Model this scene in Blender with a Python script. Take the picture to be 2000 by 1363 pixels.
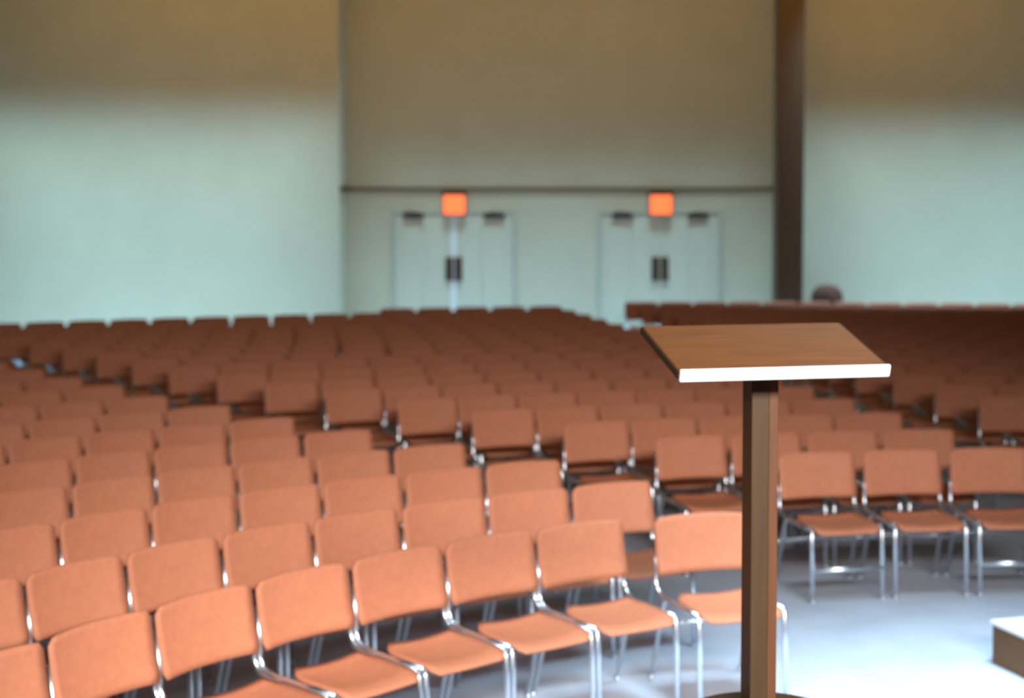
import bpy, bmesh, math, random
from mathutils import Vector, Matrix

for o in list(bpy.data.objects):
    bpy.data.objects.remove(o)
S = bpy.context.scene
COL = S.collection
R = math.radians
random.seed(7)

# ------------------------------------------------------------------ camera
FPX = 3151.0                      # focal length in pixels of the 2000 px frame
CAM_H = 2.355
PITCH = 3.0
cam_d = bpy.data.cameras.new('camera')
cam_d.sensor_fit = 'HORIZONTAL'
cam_d.sensor_width = 36.0
cam_d.lens = 36.0 * FPX / 2000.0
cam_d.shift_y = -(295.5 - FPX * math.tan(R(PITCH))) / 2000.0
cam_d.clip_end = 200
cam_d.dof.use_dof = True
cam_d.dof.focus_distance = 3.6
cam_d.dof.aperture_fstop = cam_d.lens / 20.0
cam = bpy.data.objects.new('camera', cam_d)
COL.objects.link(cam)
cam.location = (0, 0, CAM_H)
cam.rotation_euler = (R(90 - PITCH), 0, 0)
S.camera = cam

# ------------------------------------------------------------------ world, lights, exposure
w = bpy.data.worlds.new('world')
S.world = w
w.use_nodes = True
w.node_tree.nodes['Background'].inputs[0].default_value = (0.8, 0.85, 0.9, 1)
w.node_tree.nodes['Background'].inputs[1].default_value = 0.2

def area(name, loc, target, size, size_y, power, color, spread=180):
    d = bpy.data.lights.new(name, 'AREA')
    d.shape = 'RECTANGLE'; d.size = size; d.size_y = size_y
    d.energy = power; d.color = color; d.spread = R(spread)
    o = bpy.data.objects.new(name, d); COL.objects.link(o)
    o.location = loc
    o.rotation_euler = (Vector(target) - Vector(loc)).to_track_quat('-Z', 'Y').to_euler()
    return o

COOL = (0.41, 0.73, 1.0)
WARM = (1.0, 0.57, 0.14)
# stage wash above and behind the camera, lights the front of the hall
area('stage_wash_light', (1.6, 0.3, 3.9), (0.2, 6.2, 0.3), 5.0, 0.8, 182, (1.0, 0.96, 0.95), 68)
# ceiling downlights over the open floor at the front
area('front_downlight', (2.7, 6.7, 6.1), (2.7, 6.7, 0), 2.6, 1.6, 130, (0.64, 0.85, 1.0), 52)
# wall washers near the rear wall
area('wall_wash_light', (-5.6, 23.9, 6.1), (-5.6, 24.5, 0), 6.0, 0.4, 185, COOL, 55)
area('wall_wash_light', (7.6, 24.1, 6.1), (7.6, 24.7, 0), 6.0, 0.4, 185, COOL, 55)
area('wall_wash_light', (0.9, 25.2, 6.1), (0.9, 25.45, 0), 6.2, 0.4, 125, COOL, 43)
# unseen warm fills, added to brown the upper rear wall and the far seating
area('upper_wall_fill', (0.5, 21.5, 6.15), (0.5, 26.0, 5.4), 16.0, 0.4, 80, WARM, 120)
area('seating_fill', (0.5, 17.0, 6.1), (0.5, 17.5, 0), 12.0, 6.0, 20, WARM, 180)

S.view_settings.view_transform = 'Standard'
S.view_settings.look = 'None'
S.view_settings.gamma = 1.0
S.view_settings.use_curve_mapping = False
S.view_settings.exposure = 0.0

# ------------------------------------------------------------------ materials
def mat(name, col, rough=0.6, metal=0.0, noise=0.0, scale=8.0, bump=0.0, coat=0.0, stretch=None, spec=0.5):
    m = bpy.data.materials.new(name); m.use_nodes = True
    nt = m.node_tree; b = nt.nodes['Principled BSDF']
    b.inputs['Base Color'].default_value = (*col, 1)
    b.inputs['Roughness'].default_value = rough
    b.inputs['Metallic'].default_value = metal
    b.inputs['Specular IOR Level'].default_value = spec
    b.inputs['Coat Weight'].default_value = coat
    if noise or bump:
        tc = nt.nodes.new('ShaderNodeTexCoord')
        mp = nt.nodes.new('ShaderNodeMapping')
        mp.inputs['Scale'].default_value = stretch or (1, 1, 1)
        nz = nt.nodes.new('ShaderNodeTexNoise')
        nz.inputs['Scale'].default_value = scale
        nz.inputs['Detail'].default_value = 5
        nt.links.new(tc.outputs['Object'], mp.inputs[0])
        nt.links.new(mp.outputs[0], nz.inputs['Vector'])
        if noise:
            cr = nt.nodes.new('ShaderNodeValToRGB')
            cr.color_ramp.elements[0].position = 0.3
            cr.color_ramp.elements[1].position = 0.7
            cr.color_ramp.elements[0].color = (*[c * (1 - noise) for c in col], 1)
            cr.color_ramp.elements[1].color = (*[min(1, c * (1 + noise)) for c in col], 1)
            nt.links.new(nz.outputs['Fac'], cr.inputs[0])
            nt.links.new(cr.outputs[0], b.inputs['Base Color'])
        if bump:
            bp = nt.nodes.new('ShaderNodeBump'); bp.inputs['Strength'].default_value = bump
            bp.inputs['Distance'].default_value = 0.01
            nt.links.new(nz.outputs['Fac'], bp.inputs['Height'])
            nt.links.new(bp.outputs[0], b.inputs['Normal'])
    return m

M = dict(
    orange=mat('orange_vinyl', (0.60, 0.218, 0.11), 0.7, noise=0.06, scale=30, bump=0.05),
    chrome=mat('chrome', (0.86, 0.92, 0.98), 0.30, 1.0),
    floor=mat('floor_carpet', (0.47, 0.54, 0.64), 0.8, noise=0.08, scale=3.0, bump=0.1),
    wall=mat('wall_paint', (0.67, 0.61, 0.42), 0.85, noise=0.03, scale=1.5),
    ceil=mat('ceiling_paint', (0.40, 0.34, 0.24), 0.9, noise=0.04, scale=2),
    door=mat('door_paint', (0.69, 0.65, 0.47), 0.55, noise=0.02, scale=4, stretch=(6, 6, 0.6)),
    frame=mat('door_frame_paint', (0.55, 0.54, 0.42), 0.6, noise=0.02),
    pale=mat('astragal_paint', (0.85, 0.86, 0.76), 0.4),
    dark=mat('dark_hardware', (0.075, 0.035, 0.016), 0.45, noise=0.1),
    trim=mat('trim_wood', (0.12, 0.075, 0.03), 0.6, noise=0.1),
    column=mat('column_paint', (0.135, 0.07, 0.032), 0.6, noise=0.08, scale=4, stretch=(1, 1, 0.3)),
    oak=mat('lectern_veneer', (0.15, 0.058, 0.016), 0.55, noise=0.18, scale=5, stretch=(1, 14, 6)),
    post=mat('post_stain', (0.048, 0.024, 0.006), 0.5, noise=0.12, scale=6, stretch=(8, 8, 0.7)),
    post_lit=mat('post_lit_tone', (0.10, 0.036, 0.012), 0.5, noise=0.12, scale=6, stretch=(8, 8, 0.7)),  # lighter face of the same post, light difference put into the colour
    lip=mat('lip_laminate', (0.86, 0.86, 0.9), 0.35),
    stage=mat('stage_boards', (0.16, 0.09, 0.04), 0.5, noise=0.15, scale=4, stretch=(1, 8, 1)),
    step_top=mat('step_top_laminate', (0.75, 0.77, 0.8), 0.5, noise=0.03),
    step=mat('step_side_wood', (0.15, 0.068, 0.016), 0.6, noise=0.12),
    bin=mat('bin_enamel', (0.12, 0.05, 0.032), 0.85, noise=0.08, spec=0.2),
)
m = bpy.data.materials.new('sign_glow'); m.use_nodes = True
b = m.node_tree.nodes['Principled BSDF']
b.inputs['Base Color'].default_value = (0.9, 0.25, 0.08, 1)
b.inputs['Emission Color'].default_value = (1.0, 0.155, 0.035, 1)
b.inputs['Emission Strength'].default_value = 1.1
M['glow'] = m

# ------------------------------------------------------------------ helpers
def tag(o, label=None, cat=None, group=None, kind=None):
    if label: o['label'] = label
    if cat: o['category'] = cat
    if group: o['group'] = group
    if kind: o['kind'] = kind
    return o

def empty(name, loc=(0, 0, 0), rz=0.0):
    o = bpy.data.objects.new(name, None); COL.objects.link(o)
    o.location = loc; o.rotation_euler = (0, 0, rz); o.empty_display_size = 0.1
    return o

def mesh_from(name, bm, material, smooth=False):
    bmesh.ops.recalc_face_normals(bm, faces=bm.faces)
    me = bpy.data.meshes.new(name); bm.to_mesh(me); bm.free()
    me.materials.append(M[material])
    if smooth:
        for p in me.polygons: p.use_smooth = True
    return me

def link(name, me, parent=None, loc=None):
    o = bpy.data.objects.new(name, me); COL.objects.link(o)
    if parent: o.parent = parent
    if loc: o.location = loc
    return o

def box(bm, x0, x1, y0, y1, z0, z1, bev=0.0, mtx=None):
    r = bmesh.ops.create_cube(bm, size=1)
    bmesh.ops.scale(bm, vec=(x1 - x0, y1 - y0, z1 - z0), verts=r['verts'])
    bmesh.ops.translate(bm, vec=((x0 + x1) / 2, (y0 + y1) / 2, (z0 + z1) / 2), verts=r['verts'])
    vs = r['verts']
    if bev:
        es = list({e for v in vs for e in v.link_edges})
        rr = bmesh.ops.bevel(bm, geom=es, offset=bev, segments=2, affect='EDGES', profile=0.5)
        vs = list({v for f in rr['faces'] for v in f.verts} | {v for v in vs if v.is_valid})
    if mtx: bmesh.ops.transform(bm, matrix=mtx, verts=vs)

def box_obj(name, material, parent, *a, bev=0.0):
    bm = bmesh.new(); box(bm, *a, bev=bev)
    return link(name, mesh_from(name, bm, material), parent)

def tube(bm, pts, r, n=8):
    pts = [Vector(p) for p in pts]
    rings = []
    for i, p in enumerate(pts):
        if i == 0: t = pts[1] - p
        elif i == len(pts) - 1: t = p - pts[i - 1]
        else: t = (pts[i + 1] - p).normalized() + (p - pts[i - 1]).normalized()
        t.normalize()
        a = Vector((1, 0, 0)) if abs(t.x) < 0.9 else Vector((0, 1, 0))
        u = t.cross(a).normalized(); v = t.cross(u)
        rings.append([bm.verts.new(p + r * (math.cos(2 * math.pi * k / n) * u + math.sin(2 * math.pi * k / n) * v)) for k in range(n)])
    for a, b_ in zip(rings, rings[1:]):
        for k in range(n):
            bm.faces.new((a[k], a[(k + 1) % n], b_[(k + 1) % n], b_[k]))
    bm.faces.new(rings[0]); bm.faces.new(rings[-1])

def lathe(bm, prof, n=28):
    rings = []
    for r_, z in prof:
        rings.append([bm.verts.new((r_ * math.cos(2 * math.pi * k / n), r_ * math.sin(2 * math.pi * k / n), z)) for k in range(n)])
    for a, b_ in zip(rings, rings[1:]):
        for k in range(n):
            bm.faces.new((a[k], a[(k + 1) % n], b_[(k + 1) % n], b_[k]))
    bm.faces.new(rings[0]); bm.faces.new(rings[-1])

def sheet(bm, f, nu, nv, th, keep=None):
    """thick panel from f(u, v) -> (point, normal), u and v in 0..1"""
    top, bot = {}, {}
    for i in range(nu + 1):
        for j in range(nv + 1):
            p, nrm = f(i / nu, j / nv)
            top[i, j] = bm.verts.new(p + nrm * th / 2); bot[i, j] = bm.verts.new(p - nrm * th / 2)
    for i in range(nu):
        for j in range(nv):
            bm.faces.new((top[i, j], top[i + 1, j], top[i + 1, j + 1], top[i, j + 1]))
            bm.faces.new((bot[i, j + 1], bot[i + 1, j + 1], bot[i + 1, j], bot[i, j]))
    for i in range(nu):
        bm.faces.new((top[i, 0], bot[i, 0], bot[i + 1, 0], top[i + 1, 0]))
        bm.faces.new((top[i + 1, nv], bot[i + 1, nv], bot[i, nv], top[i, nv]))
    for j in range(nv):
        bm.faces.new((top[0, j + 1], bot[0, j + 1], bot[0, j], top[0, j]))
        bm.faces.new((top[nu, j], bot[nu, j], bot[nu, j + 1], top[nu, j + 1]))

# ------------------------------------------------------------------ the room
WL_Y, AL_Y, WR_Y = 25.3, 26.5, 25.6          # left rear wall, alcove rear wall, right rear wall
AX0, AX1 = -2.706, 4.55                      # alcove sides
XL, XR, YB, ZC = -9.5, 13.0, -4.0, 6.3
def struct(name, material, *a, bev=0.0):
    return tag(box_obj(name, material, None, *a, bev=bev), kind='structure')
struct('floor', 'floor', XL, XR, YB, AL_Y, -0.2, 0.0)
struct('ceiling', 'ceil', XL, XR, YB, AL_Y, ZC, ZC + 0.2)
struct('wall_rear_left', 'wall', XL, AX0, WL_Y, WL_Y + 1.4, 0, ZC)
struct('wall_alcove', 'wall', AX0, AX1, AL_Y, AL_Y + 0.2, 0, ZC)
struct('wall_rear_right', 'wall', AX1, XR, WR_Y, WR_Y + 1.1, 0, ZC)
struct('wall_left', 'wall', XL - 0.2, XL, YB, AL_Y, 0, ZC)
struct('wall_right', 'wall', XR, XR + 0.2, YB, AL_Y, 0, ZC)
struct('wall_front', 'wall', XL, XR, YB - 0.2, YB, 0, ZC)
struct('stage', 'stage', XL, XR, YB, 5.06, 0, 0.76)
struct('trim_1', 'trim', AX0 + 0.035, AX1, AL_Y - 0.035, AL_Y, 2.47, 2.515)
struct('trim_2', 'trim', AX0, AX0 + 0.035, WL_Y + 0.04, AL_Y, 2.455, 2.53)
struct('baseboard_alcove', 'trim', AX0, AX1, AL_Y - 0.02, AL_Y, 0, 0.1)
struct('baseboard_rear_left', 'trim', XL, AX0, WL_Y - 0.02, WL_Y, 0, 0.1)
struct('baseboard_rear_right', 'trim', AX1, XR, WR_Y - 0.02, WR_Y, 0, 0.1)

def double_door(name, cx, bright):
    root = empty(name, (cx, AL_Y, 0)); tag(root, kind='structure')
    W, Hh = 0.96, 2.10
    box_obj('jamb', 'frame', root, -W - 0.06, -W, -0.05, 0, 0, Hh + 0.05, bev=0.005)
    box_obj('jamb', 'frame', root, W, W + 0.06, -0.05, 0, 0, Hh + 0.05, bev=0.005)
    box_obj('header', 'frame', root, -W, W, -0.05, 0, Hh, Hh + 0.05, bev=0.005)
    for s in (-1, 1):
        x0, x1 = (-W + .004, -0.012) if s < 0 else (0.012, W - .004)
        leaf = box_obj('door_leaf', 'door', root, x0, x1, -0.03, 0, 0.01, Hh - 0.005, bev=0.003)
        for (za, zb) in ((0.2, 1.92),):              # raised vertical panels of each leaf
            for k in range(2):
                xa = x0 + 0.12 + k * 0.37
                box_obj('panel', 'door', leaf, xa, xa + 0.32, -0.042, -0.03, za, zb, bev=0.004)
        box_obj('push_plate', 'dark', leaf, *(sorted((s * 0.010, s * 0.138))), -0.062, -0.030, 0.99, 1.38, bev=0.006)
        cx_ = s * (0.66 if bright else 0.62)
        box_obj('door_closer', 'dark', leaf, cx_ - 0.17, cx_ + 0.17, -0.085, -0.03, 2.015, 2.10, bev=0.015)
        bm = bmesh.new(); tube(bm, [(cx_ - s * .1, -0.07, 2.1), (cx_ + s * 0.02, -0.11, 2.125), (cx_ + s * .12, -0.05, 2.13)], 0.011)
        link('closer_arm', mesh_from('closer_arm', bm, 'dark'), leaf)
    box_obj('astragal', 'pale' if bright else 'door', root, -0.045 if bright else -0.02, 0.045 if bright else 0.02, -0.048, -0.03, 0.02, Hh, bev=0.004)
    return root
double_door('door_1', -0.955, True)
double_door('door_2', 2.43, False)

for cx, lab in ((-0.945, 'glowing orange exit sign above the left double doors with a pale centre strip'),
                (2.435, 'glowing orange exit sign above the right double doors nearest the column')):
    root = empty('exit_sign', (cx, AL_Y, 2.06))
    tag(root, lab, 'sign', 'exit signs above the doors')
    box_obj('housing', 'dark', root, -0.19, 0.19, -0.11, -0.052, 0.0, 0.40, bev=0.02)
    box_obj('lit_face', 'glow', root, -0.175, 0.175, -0.122, -0.10, 0.02, 0.335, bev=0.02)
    box_obj('mounting_bracket', 'dark', root, -0.05, 0.05, -0.055, 0, 0.15, 0.30)

# column
c = empty('column', (4.24, 24.8, 0))
tag(c, 'tall dark brown square column rising behind the rear chairs, right of the doors', 'column')
box_obj('shaft', 'column', c, -0.205, 0.205, -0.2, 0.2, 0.12, ZC, bev=0.015)
box_obj('plinth', 'column', c, -0.225, 0.225, -0.22, 0.22, 0.0, 0.12, bev=0.01)

# round-topped bin against the rear wall
t = empty('dome_bin', (4.92, 25.15, 0))
tag(t, 'dark brown round-topped bin standing behind the rear chairs, right of the column', 'bin')
bm = bmesh.new(); lathe(bm, [(0.2, 0.0), (0.225, 0.02), (0.235, 0.70), (0.235, 0.74)])
link('body', mesh_from('body', bm, 'bin', True), t)
bm = bmesh.new(); lathe(bm, [(0.245, 0.735), (0.25, 0.76), (0.245, 0.80)] + [(0.242 * math.cos(a) ** 0.75, 0.80 + 0.20 * math.sin(a)) for a in [R(10 * k) for k in range(1, 9)]] + [(0.02, 1.0)])
link('dome_lid', mesh_from('dome_lid', bm, 'bin', True), t)

# ------------------------------------------------------------------ lectern
L = empty('lectern', (0.752, 4.86, 0.76), R(13))
tag(L, 'wooden lectern with slanted brown top, pale front lip and dark square post', 'lectern')
slope = math.atan2(0.10, 0.345)
bm = bmesh.new()
mt = Matrix.Translation((0.010, -0.165, 1.075)) @ Matrix.Rotation(slope, 4, 'X')
box(bm, -0.325, 0.325, 0.0, 0.37, 0.0, 0.022, bev=0.003, mtx=mt)
top = link('reading_top', mesh_from('reading_top', bm, 'oak'), L)
bm = bmesh.new(); box(bm, -0.328, 0.328, -0.014, 0.0, -0.008, 0.03, bev=0.005, mtx=mt)
link('lip', mesh_from('lip', bm, 'lip'), L)['label'] = 'pale lip along the near edge'
for s in (-1, 1):
    bm = bmesh.new(); box(bm, *sorted((s * 0.325, s * 0.331)), 0.0, 0.37, -0.002, 0.02, mtx=mt)
    link('side_edging', mesh_from('side_edging', bm, 'post'), top)
bm = bmesh.new(); box(bm, -0.13, 0.13, 0.07, 0.28, -0.03, -0.0, bev=0.004, mtx=mt)
link('bracket', mesh_from('bracket', bm, 'post'), L)
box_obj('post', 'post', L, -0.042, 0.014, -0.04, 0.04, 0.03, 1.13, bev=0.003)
box_obj('post_lit_face', 'post_lit', L, 0.014, 0.044, -0.038, 0.038, 0.03, 1.13, bev=0.003)  # right part of the post, coloured lighter to stand for its better lit face
bm = bmesh.new(); lathe(bm, [(0.235, 0.0), (0.24, 0.006), (0.24, 0.022), (0.232, 0.03), (0.06, 0.034)], 40)
bmesh.ops.translate(bm, vec=(0.0, -0.045, 0), verts=bm.verts)
link('base', mesh_from('base', bm, 'post'), L)

# low step at the lower right
st = empty('low_step', (2.43, 8.06, 0), R(17))
tag(st, 'low dark wooden step with a pale top on the floor at lower right', 'step')
box_obj('box_body', 'step', st, 0.0, 1.6, -1.1, 0.0, 0.0, 0.2, bev=0.006)
box_obj('tread', 'step_top', st, -0.012, 1.612, -1.112, 0.012, 0.2, 0.222, bev=0.006)

# ------------------------------------------------------------------ chairs
BW = 0.490          # width of the back panel
def back_fn(u, v):
    # v 0 bottom .. 1 top, rounded corners by pulling the sides in near the top
    h0, h1 = 0.530, 0.800
    e = 2 * u - 1
    hw = BW / 2
    q = max(0.0, (v - 0.86) / 0.14)
    q0 = max(0.0, (0.10 - v) / 0.10)
    hwv = hw - 0.024 * (1 - math.sqrt(max(0, 1 - q * q))) - 0.012 * q0 * q0
    x = e * hwv
    crown = 0.004 * (1 - e * e)
    z = h0 + (h1 - h0) * v + crown * v
    y = 0.215 + 0.055 * v - 0.035 * e * e + 0.008 * math.sin(math.pi * v)
    n = Vector((0.30 * e, -1.0, 0.18)).normalized()
    return Vector((x, y, z)), n

def seat_fn(u, v):
    # v 0 front .. 1 rear
    e = 2 * u - 1
    hw = 0.204 + 0.012 * v
    if v < 0.12: hw -= 0.03 * ((0.12 - v) / 0.12) ** 2
    if v > 0.75: hw -= 0.05 * ((v - 0.75) / 0.25) ** 2
    y = -0.278 + 0.36 * v
    z = 0.430 + 0.010 * e * e * (0.3 + v)
    z -= 0.014 * math.sin(math.pi * min(1, v * 1.1)) * (1 - e * e)
    if v < 0.25: z -= 0.028 * ((0.25 - v) / 0.25) ** 2
    if v > 0.8: z += 0.015 * ((v - 0.8) / 0.2) ** 2
    return Vector((e * hw, y, z)), Vector((-0.1 * e, -0.25 if v < 0.15 else 0.02, 1)).normalized()

def build_chair_meshes():
    ms = {}
    bm = bmesh.new(); sheet(bm, back_fn, 12, 10, 0.016); ms['backrest'] = mesh_from('backrest', bm, 'orange', True)
    bm = bmesh.new(); sheet(bm, seat_fn, 10, 14, 0.011); ms['seat'] = mesh_from('seat', bm, 'orange', True)
    RR = 0.0125
    for s, tagn in ((-1, 'l'), (1, 'r')):
        x = s * 0.243; xf = s * 0.219; xm = s * 0.232
        bm = bmesh.new()
        tube(bm, [(xf, -0.225, 0.425), (s * 0.226, -0.05, 0.425), (s * 0.233, 0.12, 0.430), (x, 0.185, 0.452), (x, 0.212, 0.50), (x, 0.208, 0.56), (x * 0.98, 0.236, 0.70)], RR)
        ms['side_frame_' + tagn] = mesh_from('side_frame', bm, 'chrome', True)
        bm = bmesh.new()
        tube(bm, [(xf, -0.222, 0.427), (xf, -0.238, 0.40), (xf, -0.258, 0.012)], RR)
        tube(bm, [(xf, -0.2582, 0.0), (xf, -0.258, 0.02)], 0.013)
        ms['front_leg_' + tagn] = mesh_from('leg', bm, 'chrome', True)
        bm = bmesh.new()
        tube(bm, [(xm, 0.10, 0.428), (xm, 0.135, 0.405), (x, 0.26, 0.012)], RR)
        tube(bm, [(x, 0.262, 0.0), (x, 0.259, 0.02)], 0.014)
        ms['rear_leg_' + tagn] = mesh_from('leg', bm, 'chrome', True)
    bm = bmesh.new(); tube(bm, [(-0.219, -0.249, 0.19), (0.219, -0.249, 0.19)], 0.016); ms['front_rung'] = mesh_from('stretcher', bm, 'chrome', True)
    bm = bmesh.new(); tube(bm, [(-0.24, 0.17, 0.29), (0.24, 0.17, 0.29)], 0.008); ms['rear_rung'] = mesh_from('stretcher', bm, 'chrome', True)
    # one joined frame for chairs too far off to show their rods
    bm = bmesh.new()
    for s in (-1, 1):
        x = s * 0.238
        tube(bm, [(s * .219, -0.258, 0.0), (s * .219, -0.23, 0.425), (x, 0.15, 0.436), (x * .985, 0.225, 0.56), (x * .97, 0.245, 0.72)], 0.0105, 6)
        tube(bm, [(x, 0.12, 0.432), (x, 0.262, 0.0)], 0.0105, 6)
    tube(bm, [(-0.219, -0.249, 0.19), (0.219, -0.249, 0.19)], 0.012, 6)
    ms['frame'] = mesh_from('frame', bm, 'chrome', True)
    bm = bmesh.new(); sheet(bm, back_fn, 8, 6, 0.016); ms['back_far'] = mesh_from('backrest', bm, 'orange', True)
    bm = bmesh.new(); sheet(bm, seat_fn, 6, 6, 0.014); ms['seat_far'] = mesh_from('seat', bm, 'orange', True)
    return ms
CM = build_chair_meshes()

CX, CY = 3.453, 2.630            # centre of the seating arcs
PITCH_C = 0.52                   # chair spacing along a row
BACK_OFF = 0.262                 # arc radii are measured at the top of the backs
def interp(tab, k):
    if k <= tab[0][0]: return tab[0][1]
    for (a, va), (b_, vb) in zip(tab, tab[1:]):
        if k <= b_: return va + (vb - va) * (k - a) / (b_ - a)
    return tab[-1][1]
LEFT_END = [(0, -26.2), (1, -25.6), (2, -26.6), (3, -28.2), (4, -29.9), (5, -31.1), (6, -31.9), (7, -32.8), (13, -34.5)]
MID_L = [(0, -12.6), (1, -16.3), (2, -18.6), (3, -21.0), (4, -22.7), (5, -24.4), (6, -25.7), (7, -26.5), (8, -27.4), (16, -31.6)]
MID_R = [(0, -3.9), (1, -5.1), (2, -5.6), (3, -6.1), (4, -6.5), (16, -8.3)]
RIGHT_L = [(0, 2.6), (1, 1.7), (2, 0.8), (3, 0.0), (14, -4.1)]
ORD = ['first', 'second', 'third', 'fourth', 'fifth', 'sixth', 'seventh', 'eighth', 'ninth', 'tenth', 'eleventh', 'twelfth',
       'thirteenth', 'fourteenth', 'fifteenth', 'sixteenth', 'seventeenth', 'eighteenth', 'nineteenth', 'twentieth',
       'twenty-first', 'twenty-second', 'twenty-third', 'twenty-fourth', 'twenty-fifth', 'twenty-sixth']

def px(X, Y, Z):
    """picture position, used only to leave out chairs the photograph cannot show"""
    s = FPX / Y
    return 1000 + s * X, 386 + s * (CAM_H - Z)

spots = []     # (x, y, rz, block, row, seat)
def add_row(block, k, radius, a_start, direction, x_stop=None, a_stop=None):
    step = math.degrees(PITCH_C / radius) * direction
    a = a_start; n = 0
    while n < 40:
        X = CX + radius * math.sin(R(a)); Y = CY + radius * math.cos(R(a))
        u, v = px(X, Y, 0.7)
        if x_stop is not None and ((direction < 0 and u < x_stop) or (direction > 0 and u > x_stop)): break
        if a_stop is not None and a > a_stop + abs(step) * 0.5: break
        if -110 < u < 2110:
            rr = radius - BACK_OFF
            spots.append((CX + rr * math.sin(R(a)), CY + rr * math.cos(R(a)), -R(a), block, k, n, u))
        a += step; n += 1
for k in range(15):
    a0 = interp(LEFT_END, k); r_ = 5.925 + 0.838 * k
    if k == 0:        # the aisle chair of the front row stands a little apart
        X = CX + r_ * math.sin(R(a0)); Y = CY + r_ * math.cos(R(a0)); rr = 5.83 - BACK_OFF
        spots.append((CX + rr * math.sin(R(a0)), CY + rr * math.cos(R(a0)), -R(a0 + 8), 'left', 0, 0, 1355))
        n0 = len(spots); add_row('left', 0, r_, -32.1, -1, x_stop=-110)
        spots[n0:] = [(*q[:5], q[5] + 1, q[6]) for q in spots[n0:]]
    else:
        add_row('left', k, r_, a0, -1, x_stop=-110)
for k in range(16):
    r_ = 7.36 + 0.83 * k
    a1, a2 = interp(MID_L, k), interp(MID_R, k)
    n = round(R(a2 - a1) * r_ / PITCH_C)
    # keep both ends on their aisles
    for i in range(n + 1):
        a = a1 + (a2 - a1) * i / max(1, n)
        X = CX + r_ * math.sin(R(a)); Y = CY + r_ * math.cos(R(a)); u, v = px(X, Y, 0.7)
        if u > -110:
            rr = r_ - BACK_OFF
            spots.append((CX + rr * math.sin(R(a)), CY + rr * math.cos(R(a)), -R(a), 'centre', k, n - i, u))
for i in range(5):                                    # short last row in the alcove
    r_ = 20.63; a = -8.3 - i * math.degrees(0.535 / r_); rr = r_ - BACK_OFF
    spots.append((CX + rr * math.sin(R(a)), CY + rr * math.cos(R(a)), -R(a), 'centre', 16, i, 1000))
for k in range(15):
    r_ = 9.97 + 0.82 * k
    add_row('right', k, r_, interp(RIGHT_L, k), 1, x_stop=2110)

spots.sort(key=lambda q: q[1])
def chair(x, y, rz, block, k, n, u):
    jr = random.uniform(-0.6, 0.6)
    root = empty('stacking_chair', (x, y, 0), rz + R(jr))
    end = {'left': 'the aisle', 'centre': 'its right end', 'right': 'its left end'}[block]
    if block == 'centre' and k == 16:
        lab = 'orange chair in the short last row of centre block, %s from its right end' % ORD[n]
    else:
        lab = 'orange chair in the %s row of the %s block, %s from %s' % (ORD[k], block, ORD[n], end)
    tag(root, lab, 'chair', 'orange chairs in the %s block' % block)
    if y < 13.2:
        parts = [('backrest', 'backrest'), ('seat', 'seat'), ('side_frame', 'side_frame_l'), ('side_frame', 'side_frame_r'),
                 ('leg', 'front_leg_l'), ('leg', 'front_leg_r'), ('leg', 'rear_leg_l'), ('leg', 'rear_leg_r'), ('stretcher', 'rear_rung')]
        if block != 'left' and not (k == 0 and n == 1): parts.append(('stretcher', 'front_rung'))
    else:
        parts = [('backrest', 'back_far'), ('seat', 'seat_far'), ('frame', 'frame')]
    for nm, key in parts:
        link(nm, CM[key], root)
for q in spots: chair(*q)
